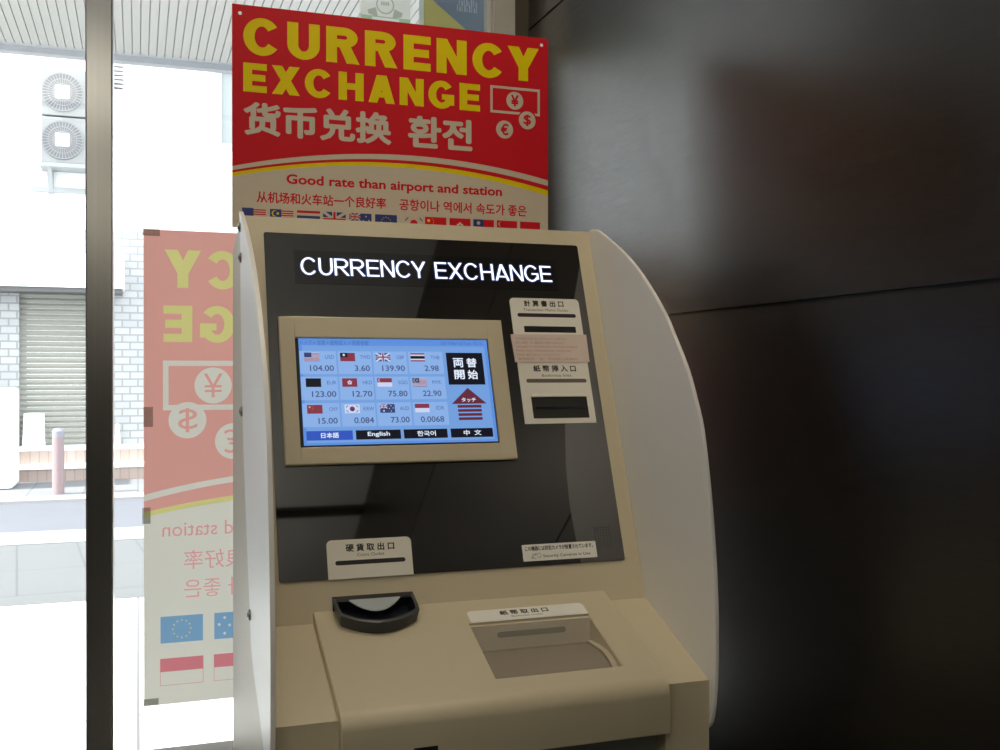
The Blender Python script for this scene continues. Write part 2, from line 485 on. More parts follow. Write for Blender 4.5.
def join_sides():
    bm = bmesh.new(); bm.from_mesh(body.data)
    for xa, xb in ((XL, SL), (SR, XR)):
        me = body_piece(prof_side, xa, xb).mesh('t', IVORY); bm.from_mesh(me)
    for f in bm.faces:
        if f.normal.x < -.9 and f.calc_center_median().x < XL + .001: f.material_index = 1
    bm.to_mesh(body.data); bm.free()
    body.data.materials.clear(); body.data.materials.append(IVORY); body.data.materials.append(SIDEM)


# raised cash slab with rounded front
HS = .0
fr = 1.012; rr = .020
top = SLAB.p(0, 0); pts = [(SLAB.p(0, .012, -.02).y, SLAB.p(0, .012, -.02).z), (SLAB.p(0, .012).y, SLAB.p(0, .012).z)]
# where the slab plane meets the front, rounded by rr
zt = SLAB.p(0, -(1.185 - fr) / math.cos(B)).z
ang = PI / 2 - B; tl = rr * math.tan((PI / 2 - B) / 2)
p1 = Vector((fr + tl * math.cos(B), zt + tl * math.sin(B))); cc = p1 + Vector((math.sin(B), -math.cos(B))) * rr
for i in range(11):
    a = (PI / 2 + B) + (PI / 2 - B) * i / 10
    pts.append((cc.x + rr * math.cos(a), cc.y + rr * math.sin(a)))
pts += [(fr, 1.004), (1.0485, 1.004), (1.0485, 1.03)]
m = MB(); m.prism([(SL, y, z) for y, z in pts], (SR - SL, 0, 0))
slab = m.build('cash_tray_cover', IVORY, machine, bevel=.0022, seg=3, angle=40)
OU0, OU1, OV0, OV1 = .3585, .5100, -.1485, -.0455
c1 = cutter(OU0, OU1, OV0, OV1, -.055, .02)
boolean(slab, [c1]); boolean(body, [c1]); join_sides(); bpy.data.objects.remove(c1)
for o_ in (slab,):
    o_.data.polygons.foreach_set('use_smooth', [True] * len(o_.data.polygons)); o_.data.set_sharp_from_angle(angle=math.radians(25))

# keyhole slot on the slab front
m = MB(); m.box((.2608, fr - .0006, 1.0095), (.2857, fr + .004, 1.0228)); m.build('lock_slot', BLACK, slab)

# note outlet: back lip, side walls, curved shutter
ow = MB(); LIPY, LIPZ = SLAB.p(0, OV1).y, SLAB.p(0, OV1).z
ow.box((OU0 - .002, LIPY - .0062, LIPZ - .034), (OU1 + .002, LIPY + .004, LIPZ - .0028))
lip = ow.build('outlet_lip', mat('lip_ivory', (.66, .60, .49), .4), slab)
lf = Plane((0, LIPY - .0062, 0), (1, 0, 0), (0, 0, 1))
P = Print(lf, [mat('lamp_slot', (.36, .36, .31), .2)]); a = lf.px(497, 635); c = lf.px(566, 629.5)
P.rrect(a[0] + .0005, a[1] - .0033, c[0] - .0005, a[1] + .0033, .0032, 0); P.build('indicator_slot', lip, h=.0006, thick=.003)
m = MB(); prof = []
for i in range(13):
    t = i / 12; a = math.radians(62 - 75 * t)
    prof.append((LIPY - .012 - .078 * math.sin(t * PI / 2) * .98, LIPZ - .030 + .009 * math.sin(t * PI) - .026 * t))
m.prism([(OU0 + .001, y, z) for y, z in prof] + [(OU0 + .001, prof[-1][0], prof[-1][1] - .02), (OU0 + .001, prof[0][0] + .003, prof[0][1] - .02), (OU0 + .001, prof[0][0] + .003, prof[0][1] - .002)], (OU1 - OU0 - .010, 0, 0))
m.build('shutter', SHUT, slab, smooth=True)
m = MB(); m.prism([(OU1 - .0078, y, z + .0015) for y, z in prof] + [(OU1 - .0078, prof[-1][0], prof[-1][1] - .02), (OU1 - .0078, prof[0][0] + .003, prof[0][1] - .02)], (.0076, 0, 0))
m.build('shutter_guide', IVORYD, slab)
m = MB()
wp = [(OV1 + .001, -.0006), (OV0 - .001, -.0006), (OV0 - .001, -.052), (OV1 + .001, -.052)]
for xa in (OU0 - .0005, OU1 - .0012): m.prism([SLAB.p(xa, v, h) for v, h in wp], (.0017, 0, 0))
m.pbox(SLAB, OU0, OU1, OV0 - .0005, OV0 + .0012, -.052, -.0006); m.build('outlet_wall', IVORY, slab)
# label on top of the outlet
P = Print(SLAB, [LABELB, INK, INKG])
P.rrect(.3625, -.0455, .5095, -.0225, .006, 0, 'ab')
P.text('紙 幣 取 出 口', .4015, -.0352, .4625, -.0262, 1, bold=.035)
P.text('Banknotes Outlet', .414, -.0402, .4535, -.0372, 2)
P.build('outlet_label', slab, h=.0008, thick=.0006)

# lower door under the slab
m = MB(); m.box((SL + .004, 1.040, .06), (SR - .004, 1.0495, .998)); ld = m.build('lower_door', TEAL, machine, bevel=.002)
m = MB(); m.box((.50, 1.034, .62), (.512, 1.041, .74)); m.build('door_handle', STEELD, ld, bevel=.002)

# black acrylic face
P = Print(FACE, [PANEL]); P.rrect(.1512, .0475, .5845, .4920, .003, 0)
panel = P.build('front_panel', machine, h=.0012, thick=.001)

# bezel
BZ = FACE.up(.0075)
bu0, bv0 = BZ.px(285.8, 465); bu1, bv1 = BZ.px(501.7, 320); bu1b, _ = BZ.px(517.6, 458.8); bu0b, _ = BZ.px(278, 316)
bu0 = (bu0 + bu0b) / 2; bu1 = (bu1 + bu1b) / 2
lu0, lv0 = BZ.px(300.6, 447.3); lu1, lv1 = BZ.px(488, 339.2)
m = MB()
for (a_, b_, c_, d_) in ((bu0, bv0, lu0, bv1), (lu1, bv0, bu1, bv1), (lu0, bv0, lu1, lv0), (lu0, lv1, lu1, bv1)):
    m.pbox(FACE, a_, c_, b_, d_, .001, .0075)
bm_me = m.mesh('screen_bezel', IVORY)
bm = bmesh.new(); bm.from_mesh(bm_me)
# round the outer rim only
es = [e for e in bm.edges if all(abs((v.co - FACE.O).dot(FACE.n) - .0075) < 1e-5 for v in e.verts) and len(e.link_faces) == 2 and e.calc_face_angle(0) > 1]
bmesh.ops.bevel(bm, geom=es, offset=.0012, segments=2, profile=.5, affect='EDGES'); bm.to_mesh(bm_me); bm.free()
bezel = link('screen_bezel', bm_me, machine)
m = MB(); m.pbox(FACE, lu0, lu1, lv0, lv1, .0012, .0035); m.build('screen_border', BLACK, bezel)

# ------- touch screen
SC = FACE.up(.0042)
S_BG = glow('screen_sky', (.20, .41, .86), .84); S_CELL = glow('screen_cell', (.29, .50, .92), .86); S_EDGE = glow('screen_edge', (.13, .32, .84), .85)
S_TX = glow('screen_text', (.07, .10, .26), .8); S_HD = glow('screen_head', (.07, .17, .52), .8); S_BK = glow('screen_black', (.004, .005, .012), 1); S_WH = glow('screen_white', (.78, .86, 1), 1)
S_RD = glow('screen_maroon', (.13, .022, .045), 1); S_FR = glow('screen_red', (.24, .035, .06), 1); S_FB = glow('screen_navy', (.035, .055, .17), 1); S_FY = glow('screen_gold', (.5, .42, .2), 1)
S_BT = glow('screen_button', (.03, .09, .50), 1); S_PK = glow('screen_pale', (.60, .66, .90), 1)
P = Print(SC, [S_BG, S_CELL, S_EDGE, S_TX, S_HD, S_BK, S_WH, S_RD, S_FR, S_FB, S_FY, S_BT, S_PK])
FC = dict(r=8, w=12, b=9, k=5, y=10)
a = SC.px(304, 445.8); c = SC.px(486.3, 340.3); P.rect(a[0], a[1], c[0], c[1], 2)
P.rect(a[0] + .004, a[1] + .003, c[0] - .004, c[1] - .009, 0)
SU0, SV0, SU1, SV1 = a[0], a[1], c[0], c[1]
q = P.box_px((300.5, 345.2), (368, 340.8)); P.text('トップ > 言語 > 紙幣投入 > 両替金額', *q, 4)
q = P.box_px((441, 345.8), (482, 342.2)); P.text('2017/06/13(Tue) 10:16', *q, 4)
cells = [[('us', (304.4, 361.2), 319.6, 'USD', (325, 334), '104.00', (310, 334)), ('tw', (340.4, 361.4), 355.6, 'TWD', (360, 370), '3.60', (354.8, 370)),
          ('uk', (376, 361.4), 391, 'GBP', (396.4, 404), '139.90', (382.3, 404.9)), ('th', (410.8, 361.2), 424.9, 'THB', (430.5, 439.3), '2.98', (424.7, 438.8))],
         [('ym', (306, 387.1), 321.5, 'EUR', (327, 336.4), '123.00', (312, 336.4)), ('hk', (342.5, 387.1), 357.8, 'HKD', (362.8, 372), '12.70', (352.7, 372.4)),
          ('sg', (377.7, 386.6), 393, 'SGD', (398.3, 407.6), '75.80', (388.4, 407.6)), ('my', (412.9, 386.4), 427.6, 'MYR', (432.4, 441), '22.90', (423, 441.5))],
         [('cn', (307.3, 413.6), 323.6, 'CNY', (329.2, 338), '15.00', (318.5, 337.7)), ('kr', (345, 413), 360.5, 'KRW', (363.6, 374), '0.084', (354.3, 374)),
          ('au', (380.4, 412.4), 395.6, 'AUD', (400, 409), '73.00', (391, 409.7)), ('id', (415.3, 411.4), 430, 'IDR', (436.4, 444.4), '0.0068', (421, 444.4))]]
fw_ = SC.px(319.6, 361)[0] - SC.px(304.4, 361)[0]; fh_ = fw_ * .60
vrow = [SC.px(350, 361.3)[1], SC.px(360, 386.8)[1], SC.px(370, 413)[1]]
xc = [(SC.px(x0, 400)[0], SC.px(x1, 400)[0]) for x0, x1 in ((301.8, 339), (340.6, 374.6), (376.2, 410.4), (412, 447))]
for ri, row in enumerate(cells):
    v = vrow[ri]; vt = v - .0128
    for ci, (fc, (fx, fy), fx1, cd, (cx0, cx1), val, (vx0, vx1)) in enumerate(row):
        P.rect(xc[ci][0], v - .0170, xc[ci][1], v + fh_ + .0022, 1)
        u = SC.px(fx, fy)[0]; flag(P, fc, u, v, fw_, fh_, FC)
        ky = (361.3, 386.8, 413)[ri]
        P.text(cd, SC.px(cx0, ky - 4)[0], v + .0032, SC.px(cx1, ky - 4)[0], v + .0080, 4)
        P.text(val, SC.px(vx0, ky + 8)[0], vt - .0002, SC.px(vx1, ky + 8)[0], vt + .0074, 3, bold=.012)
        P.rect(xc[ci][0] + .002, v - .0171, xc[ci][1] - .002, v - .0164, 4) if False else None
for (bl, tr, t_, tb, tt, mi) in (((306.8, 441.2), (352.6, 431.8), '日本語', (321.2, 439.2), (338.8, 433.8), 11), ((356.4, 440.3), (400.6, 431), 'English', (368, 438.2), (389.8, 432.4), 5),
                                 ((404.4, 438.8), (447.2, 429.9), '한국어', (417.6, 437.2), (435.6, 431.3), 5), ((451.3, 436.9), (492.5, 428.4), '中  文', (464, 435.6), (481, 430.3), 5)):
    u0, _ = SC.px(*bl); u1, _ = SC.px(*tr); v0 = SV0 + .0062; v1 = v0 + .0118
    P.rect(u0, v0, u1, v1, mi)
    ua = SC.px(*tb)[0]; ub = SC.px(*tt)[0]; P.text(t_, ua, v0 + .0026, ub, v1 - .0022, 6, bold=.02)
q = P.box_px((448.9, 384.7), (481.8, 353.0)); P.rect(*q, 5)
um = (q[0] + q[2]) / 2; vm = (q[1] + q[3]) / 2; g = .0016; s_ = .0138
for ch, sx, sy in (('両', -1, 1), ('替', 1, 1), ('開', -1, -1), ('始', 1, -1)):
    cx, cy = um + sx * .0090, vm + sy * .0081
    P.text(ch, cx - s_ / 2, cy - s_ / 2 + .0005, cx + s_ / 2, cy + s_ / 2 - .0005, 6, bold=.022)
P.pxpoly([(467.6, 387.9), (451.8, 404.0), (486.6, 403.4)], 7)
q = P.box_px((461.7, 402), (475.6, 397.6)); P.text('タッチ', *q, 6, bold=.02)
u0 = SC.px(457.6, 406)[0]; u1 = SC.px(481.3, 406)[0]
for y in (406.3, 410.4, 414.5, 418.6):
    v = SC.px(470, y)[1]; P.rect(u0, v - .0018, u1, v + .0018, 7)
P.build('touch_screen', bezel, h=0, thick=.0006, backmat=BLACK)

# ------- illuminated sign
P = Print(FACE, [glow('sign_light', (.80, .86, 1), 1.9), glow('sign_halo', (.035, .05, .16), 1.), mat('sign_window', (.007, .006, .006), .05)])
P.mats[2].node_tree.nodes['Principled BSDF'].inputs['IOR'].default_value = 2.0
P.rect(.188, .4215, .547, .468, 2)
su0, su1, sv0, sv1 = .1955, .5385, .4335, .4580
wd = word('CURRENCY EXCHANGE', .108, .88, .085)
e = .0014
for dx, dy in ((e, 0), (-e, 0), (0, e), (0, -e), (e * .7, e * .7), (-e * .7, -e * .7), (e * .7, -e * .7), (-e * .7, e * .7)): P.fit(wd, su0 + dx, sv0 + dy, su1 + dx, sv1 + dy, 1)  # dim blue copies stand in for the glow around the letters
P.fit(wd, su0, sv0, su1, sv1, 0)
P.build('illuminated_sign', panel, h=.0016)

# ------- labels on the face
LB = FACE.up(.0022)


def label(name, mats, fn, h=.0022, thick=.0008):
    P = Print(FACE, mats); fn(P); return P.build(name, panel, h=h, thick=thick)


def f_rec(P):
    P.rrect(.4722, .345, .5732, .4085, .006, 0, 'ab')
    P.text('計 算 書 出 口', .4925, .3962, .5500, .4055, 1, bold=.03)
    P.text('Transaction Memo Outlet', .4905, .3896, .5555, .3935, 2)
    P.rrect(.4810, .3808, .5660, .3862, .0026, 1)
    P.rect(.4880, .3585, .5630, .3675, 3)


label('receipt_outlet', [LABEL, INK, INKG, BLACK], f_rec)


def f_in(P):
    P.rrect(.4722, .2305, .5730, .3225, .005, 0, 'ab')
    P.text('紙 幣 挿 入 口', .4935, .3022, .5545, .3115, 1, bold=.03)
    P.text('Banknotes Inlet', .5045, .2952, .5465, .2990, 2)
    P.rrect(.4815, .2868, .5675, .2922, .0026, 3)
    P.rect(.4850, .2375, .5640, .2665, 1)


inl = label('banknote_inlet', [LABEL, INK, INKG, BARB], f_in)
m = MB(); m.pbox(FACE, .4850, .5640, .2665, .2705, .0022, .0045); m.build('inlet_rim', LABEL, inl, bevel=.0008)
m = MB(); m.pbox(FACE, .4895, .5595, .2505, .2535, .0021, .0030); m.build('inlet_slot', NAVY, inl)


def f_pink(P):
    P.poly([(.4672, .3550), (.5768, .3556), (.5758, .3160), (.4690, .3155)], 0)
    for i, (s, w) in enumerate((('下記の紙幣はお取り扱いできませんのでご注意下さい', .074), ('破れた紙幣、古い紙幣はご利用になれません', .070), ('Damaged or old banknotes cannot be accepted', .088), ('Please insert the banknotes one by one', .078), ('お札は一枚ずつゆっくりと入れて下さい', .062), ('请将纸币一张一张地放入机器内', .086))):
        v = .3492 - i * .0058; P.text(s, .4725, v - .0022, .4725 + w, v + .0017, 1)


label('notice_label', [PINK, PINKI], f_pink, h=.0032)['label'] = 'pink paper notice with small red print'


def f_coin(P):
    P.rrect(.2068, .0470, .3078, .0925, .006, 0, 'ab')
    P.text('硬 貨 取 出 口', .2290, .0780, .2870, .0872, 1, bold=.03)
    P.text('Coins Outlet', .2420, .0722, .2745, .0760, 2)
    P.rrect(.2158, .0628, .2992, .0680, .0026, 1)


label('coin_outlet_label', [LABEL, INK, INKG], f_coin)


def f_cam(P):
    P.rrect(.4470, .0535, .5462, .0740, .0012, 0)
    P.text('この機器には防犯カメラが設置されています。', .4505, .0660, .5420, .0718, 1, bold=.03)
    P.text('Security Cameras in Use', .4735, .0560, .5370, .0610, 2, bold=.01)
    for ps in (arc(.4620, .0592, .0038, .0030, .0004, .0004, 20, 300, 10), arc(.4680, .0600, .0030, .0030, .0004, .0004, -60, 160, 10)): P.polys(ps, 1)
    P.poly([(.4575, .0565), (.4580, .0562), (.4650, .0628), (.4645, .0631)], 1)
    P.poly([(.4655, .0590), (.4660, .0592), (.4700, .0562), (.4696, .0560)], 1)


label('camera_notice', [LABELB, INK, INKG], f_cam, h=.0030)

# speaker perforations (inset dots on the acrylic)
P = Print(FACE, [mat('speaker_hole', (.05, .065, .07), .6)])
q0 = FACE.px(596.5, 547); q1 = FACE.px(607.5, 527.5)
for i in range(6):
    for j in range(8): P.circle(q0[0] + (q1[0] - q0[0] + .001) * i / 5, q0[1] + (q1[1] - q0[1]) * j / 7, .00095, 0, 8)
P.build('speaker_grille', panel, h=.0016)

# ------- coin tray: a D-shaped scoop
TC = .2575
def scoop(hw, dep, n=16):
    """plan outline: half width hw, depth dep, returned as (x offset, forward offset)"""
    out = [(-hw, -.006), (-hw * .985, dep * .35)]
    for i in range(n + 1):
        t = -1 + 2 * i / n; out.append((hw * .95 * t, dep * (.62 + .38 * (1 - t * t))))
    out += [(hw * .985, dep * .35), (hw, -.006)]; return out
def tp(x, fwd, h): return SLAB.p(TC + x, -fwd, h)
rings = []
for (hw, dep, h, mi) in ((.0455, .0505, .0002, 0), (.0475, .0510, .0120, 0), (.0479, .0500, .0145, 0), (.0468, .0485, .0152, 0), (.0440, .0450, .0148, 0), (.0420, .0420, .0110, 1), (.0390, .0370, .0012, 1)):
    rings.append(([tp(x, f, h * (.80 + .20 * max(0, min(1, f / .03)))) for x, f in scoop(hw, dep)], mi))
m = MB(); k = len(rings[0][0])
for r_, mi in rings: m.v += [tuple(p) for p in r_]
for j in range(len(rings) - 1):
    for i in range(k - 1): m.f.append([j * k + i, j * k + i + 1, (j + 1) * k + i + 1, (j + 1) * k + i]); m.m.append(rings[j + 1][1])
m.f.append([(len(rings) - 1) * k + i for i in range(k)]); m.m.append(1)
tray = m.build('coin_tray', [TRAYM, NAVY], machine, smooth=True)
m = MB(); m.pbox(SLAB, TC - .0475, TC + .0475, -.001, .016, .0, .0118); m.build('tray_throat', NAVY, tray)
# pale coin chute cover seen at the back of the tray
m = MB(); n = 14; pt = []
for i in range(n + 1):
    t = -1 + 2 * i / n; pt.append(tp(.0300 * t, .0012 + .0190 * (1 - t * t), .0122 - .0030 * (1 - t * t)))
m.prism(pt, (0, .0008, .0018)); m.build('coin_chute', CHUTE, tray, bevel=.0004)

# ------- side wings
front = [(1.330, 1.5995), (1.309, 1.592), (1.280, 1.578), (1.252, 1.564), (1.214, 1.542), (1.169, 1.509), (1.127, 1.471), (1.105, 1.445), (1.072, 1.403), (1.052, 1.366), (1.037, 1.331), (1.022, 1.261), (1.014, 1.207), (1.008, 1.147), (1.007, 1.081), (1.010, 1.036), (1.018, 1.006), (1.030, .997)]
rear = [(1.046, 1.009), (1.098, 1.040), (1.146, 1.064), (1.180, 1.086), (1.194, 1.108), (1.209, 1.146), (1.243, 1.228), (1.278, 1.320), (1.304, 1.451), (1.316, 1.567), (1.322, 1.592)]
rearR = [(1.046, 1.009), (1.098, 1.040), (1.146, 1.064), (1.180, 1.086), (1.209, 1.146), (1.300, 1.228), (1.400, 1.320), (1.400, 1.580), (1.385, 1.592), (1.36, 1.600)]


def smooth_poly(pts, n=3):
    out = []; k = len(pts)
    for i in range(k):
        p0, p1, p2, p3 = [Vector(pts[(i + d) % k]) for d in (-1, 0, 1, 2)]
        for j in range(n):
            t = j / n; out.append(.5 * ((2 * p1) + (p2 - p0) * t + (2 * p0 - 5 * p1 + 4 * p2 - p3) * t * t + (3 * p1 - p0 - 3 * p2 + p3) * t ** 3))
    return out


def wing(x0, x1, outline):
    m = MB(); m.prism([(x0, p[0], p[1]) for p in smooth_poly(outline)], (x1 - x0, 0, 0))
    return m.build('side_wing', WING, machine, bevel=.0014, seg=3, angle=50)


wl = wing(XL - .0052, XL - .0002, front + rear)
wr = wing(XR + .0004, XR + .0054, [(y + .006, z) for y, z in front] + rearR)
for (y, z) in ((1.312, 1.577), (1.303, 1.539), (1.290, 1.352), (1.196, 1.127)):
    m = MB(); m.cyl((XL - .0052, y, z), (-1, 0, 0), .0062, .0022, 20, .0056); m.cyl((XL - .0073, y, z), (-1, 0, 0), .0030, .0014, 6); m.build('bolt', BOLT, wl)
# black strip painted in for the shadow gap between body and right wing
m = MB(); m.prism([(XR, y, z) for y, z in [(1.470, .2), (1.470, 1.560), (1.362, 1.590), (1.186, 1.110), (1.036, 1.050), (1.036, .2)]], (.0004, 0, 0)); m.build('shadow_gap', BLACK, machine)

# ================================================================== FRONT POSTER (board fixed behind the machine)
FP = Plane((0, 1.4815, 0), (1, 0, 0), (0, 0, 1))
P = Print(FP, [RED, YEL, CREAM, BLUE, BLACK, mat('poster_hole', (.85, .85, .85), .4)])
x0, zt_ = FP.px(232, 4); x1, z1 = FP.px(548, 38.4); zt_ = (zt_ + z1) / 2; zb = 1.600
P.rect(x0, zb, x1, zt_, 0)
# cream lower field with arched stripes: top edges sampled across the width
def arch(pts3, n=24):
    (xa, za), (xb, zb_), (xc_, zc_) = [FP.px(*p) for p in pts3]
    out = []
    for i in range(n + 1):
        x = x0 + (x1 - x0) * i / n
        z = za * (x - xb) * (x - xc_) / ((xa - xb) * (xa - xc_)) + zb_ * (x - xa) * (x - xc_) / ((xb - xa) * (xb - xc_)) + zc_ * (x - xa) * (x - xb) / ((xc_ - xa) * (xc_ - xb))
        out.append((x, z))
    return out
for p3, mi in ((((232, 166.0), (385, 154.2), (548, 180.4)), 2), (((232, 170.2), (385, 159.5), (548, 186.0)), 0), (((232, 172.5), (385, 162.6), (548, 190.6)), 1), (((232, 176.3), (385, 166.6), (548, 196.2)), 2)):
    P.poly([(x0, zb), (x1, zb)] + arch(p3)[::-1], mi)
def pfit(ps, l, t, r, bt, mi): a = FP.px(l, bt); b_ = FP.px(r, t); P.fit(ps, a[0], a[1], b_[0], b_[1], mi)
# one line of text: left edge top/bottom pixels give the height, right edge pixel the width
def line(ps, lx, ty, by, rx, mi):
    a = FP.px(lx, by); t_ = FP.px(lx, ty); r_ = FP.px(rx, (ty + by) / 2)
    P.fit(ps, a[0], a[1], r_[0], t_[1], mi)
line(word('CURRENCY', .27, .93, .16), 243.3, 16.2, 54, 538.8, 1)
line(word('EXCHANGE', .27, .93, .16), 243.3, 61.8, 91.6, 480, 1)
line(text_tris('货币兑换', .035), 243.3, 101, 134.5, 391.5, 2)
a = FP.px(408, 151.0); t_ = FP.px(408, 116.5); r_ = FP.px(472.3, 130)
P.fit(text_tris('환전', .035), a[0], FP.px(440, 149)[1], r_[0], FP.px(440, 117.6)[1], 2)
line(text_tris('Good rate than airport and station', .03), 286.3, 173.8, 186.6, 502, 0)
line(text_tris('从机场和火车站一个良好率', .022), 256.6, 190.8, 202.4, 386, 0)
line(text_tris('공항이나 역에서 속도가 좋은', .02), 399.3, 198.6, 210.2, 526.5, 0)
# banknote and coins emblem
q0 = FP.px(490.3, 112.2); q1 = FP.px(490.3, 85.0); u1 = FP.px(539.8, 100)[0]; w = .0038
P.rect(q0[0], q0[1], u1, q1[1], 2); P.rect(q0[0] + w, q0[1] + w, u1 - w, q1[1] - w, 0)
for (cx, cy, ch) in ((514.8, 100.8, '¥'), (527.2, 120.4, '$'), (504.6, 129.5, '€')):
    c_ = FP.px(cx, cy); r = .0136
    if ch == '$': P.circle(c_[0], c_[1], r + .002, 0)
    P.circle(c_[0], c_[1], r, 2); P.text(ch, c_[0] - .0062, c_[1] - .0088, c_[0] + .0062, c_[1] + .0088, 0, bold=.03)
FD = dict(r=0, w=2, b=3, k=3, y=1)
fz = FP.px(243, 207.5)[1]
for i, code in enumerate(('us', 'my', 'th', 'uk', 'au', 'eu', 'kr', 'cn', 'hk', 'tw', 'sg', 'id')):
    l = (242, 270, 297, 323, 349.2, 375, 403, 425, 449.5, 473.3, 496.8, 520)[i]; u = FP.px(l, 215)[0]
    flag(P, code, u, fz - .0215, .0325, .0215, FD)
for (hx, hy) in ((240, 13), (541.5, 45.2)):
    c_ = FP.px(hx, hy); P.circle(c_[0], c_[1], .0026, 5, 12)
fp = P.build('advertising_poster', None, thick=.0016, backmat=CREAM)
for x_ in (.24, .47):
    m = MB(); m.box((x_, 1.462, 1.5700), (x_ + .03, 1.479, 1.6075)); m.build('mounting_bracket', STEELD, fp)
tag(fp, 'red currency exchange poster with yellow capitals standing behind the machine top', 'poster')

# ================================================================== WINDOW WALL
GY = 1.945; XW = .728
win = empty('window_1', (.2, GY, 0)); tag(win, 'shop window glass wall with brushed steel frame', 'window', kind='structure')
m = MB(); m.box((-2.3, GY, .06), (.70, GY + .008, 2.5)); m.build('glass', glass('window_glass'), win)
BR = tex_mat('brushed_mullion', 'noise', (.33, .335, .335), (.38, .385, .385), 3., rough=.23, stretch=(140, 140, .35), bump=.0)
BR.node_tree.nodes['Principled BSDF'].inputs['Metallic'].default_value = 1
mx0 = hit(85.5, 375, (0, 1.885, 0), (0, 1, 0)).x; mx1 = hit(113, 375, (0, 1.885, 0), (0, 1, 0)).x
for mxa in (mx0, mx0 - 1.15):
    m = MB(); m.box((mxa, 1.885, 0), (mxa + mx1 - mx0, GY + .06, 2.5)); m.build('mullion', BR, win, bevel=.0025)
m = MB(); m.box((.6415, 1.915, 0), (.6470, GY + .02, 2.5)); m.build('frame_bead', mat('bead_white', (.9, .9, .86), .3), win)
m = MB(); m.box((.6490, 1.917, 0), (.6525, GY + .02, 2.5)); m.box((.6535, 1.918, 0), (.6990, GY + .03, 2.5))
m.build('window_frame', mat('frame_steel', (.62, .60, .55), .38, metal=.45), win, bevel=.001)
m = MB(); m.box((.699, 1.922, 0), (XW, GY + .03, 2.5)); m.build('frame_filler', STEELD, win)
m = MB(); m.box((-2.3, 1.90, 0), (mx0, GY + .03, .72)); m.box((mx1, 1.90, 0), (.6415, GY + .03, .72)); m.build('light_block_rail', STEELD, win)  # unseen; made tall to block bright paving from mirroring in the wall

# glass poster, seen from its back
GP = Plane((0, GY - .004, 0), (1, 0, 0), (0, 0, 1))
tw = .62
P = Print(GP, [transl('paper_red', (.84, .42, .37), tw), transl('paper_yellow', (.80, .76, .30), tw), transl('paper_white', (.80, .78, .70), tw), transl('paper_text_red', (.84, .40, .40), tw), transl('paper_blue', (.23, .43, .66), tw), transl('paper_flag_red', (.74, .24, .28), tw)])
gx0, gzt = GP.px(143.5, 229); _, gzb = GP.px(142.3, 706.8); gx1 = gx0 + .594
P.rect(gx0, gzb, gx1, gzt, 0)
def garch(z0, z1, z2, n=20):
    out = []
    for i in range(n + 1):
        t = i / n; out.append((gx0 + (gx1 - gx0) * t, z0 + (z2 - z0) * t + 4 * (z1 - (z0 + z2) / 2) * t * (1 - t)))
    return out
zz = lambda y: GP.px(143, y)[1]; zr = lambda y: GP.px(233, y)[1]
def arc_from(ya, yb):     # edge pixel at the left border and at x = 233
    z0 = zz(ya); zq = zr(yb); t = .27; s = (zq - z0) / (t * (1 - t) * 4); return garch(z0, z0 + s, z0)
for (ya, yb), mi in (((495, 475.6), 2), ((501.5, 481.5), 0), ((512.5, 495), 1), ((517.5, 500), 2)):
    P.poly([(gx0, gzb), (gx1, gzb)] + arc_from(ya, yb)[::-1], mi)
def gline(ps, lx, ty, by, rx_u, mi): P.fit(ps, GP.px(lx, by)[0], GP.px(lx, by)[1], rx_u, GP.px(lx, ty)[1], mi, mirror=True)
u0 = GP.px(164.6, 268)[0]
gline(word('CURRENCY', .27, .93, .16), 164.6, 248.8, 288.0, u0 + .545, 1)
gline(word('EXCHANGE', .27, .93, .16), 163.5, 304.8, 342.4, u0 + .530, 1)
q0 = GP.px(163, 410.4); q1 = GP.px(163, 360.5); w = .0095
P.rect(q0[0], q0[1], q0[0] + .155, q1[1], 2); P.rect(q0[0] + w, q0[1] + w, q0[0] + .155 - w, q1[1] - w, 0)
for (cx, cy, ch) in ((213.2, 385.4, '¥'), (187.6, 420.2, '$'), (233.5, 441, '€')):
    c_ = GP.px(cx, cy); r = .0325
    P.circle(c_[0], c_[1], r, 2, 36); P.text(ch, c_[0] - .0165, c_[1] - .0215, c_[0] + .0165, c_[1] + .0215, 0, mirror=True)
gline(text_tris('Good rate than airport and station', 0), 162.3, 522.5, 541.5, u0 + .495, 3)
gline(text_tris('从机场和火车站一个良好率', 0), 184, 550.5, 569.5, GP.px(184, 560)[0] + .43, 3)
gline(text_tris('공항이나 역에서 속도가 좋은', 0), 184, 579.5, 598.0, GP.px(184, 590)[0] + .43, 3)
GD = dict(r=5, w=2, b=4, k=4, y=1)
fu = GP.px(160.5, 630)[0]; fwid = GP.px(203, 630)[0] - fu; fz1 = GP.px(160.5, 617)[1]; fz2 = GP.px(160.5, 643.7)[1]
for i, c_ in enumerate(('eu', 'au', 'uk', 'th', 'my', 'us')): flag(P, c_, fu + i * fwid * 1.27, fz2, fwid, fz1 - fz2, GD, mirror=True)
fz3 = GP.px(160.5, 659)[1]; fz4 = fz3 - (fz1 - fz2)
for i, c_ in enumerate(('id', 'id', 'tw', 'hk', 'cn', 'kr')):
    uu = fu + i * fwid * 1.27; P.rect(uu - .0007, fz4 - .0007, uu + fwid + .0007, fz3, 5); flag(P, c_, uu, fz4, fwid, fz3 - fz4, GD, mirror=True)
gp = P.build('window_poster', single=True)
tag(gp, 'pale see-through back of a mirrored exchange poster taped to the window glass', 'poster')
TAPE = bpy.data.materials.new('grey_tape'); TAPE.use_nodes = True
_n = TAPE.node_tree; _n.nodes.remove(_n.nodes['Principled BSDF']); _t = _n.nodes.new('ShaderNodeBsdfTransparent'); _t.inputs[0].default_value = (.80, .80, .77, 1)
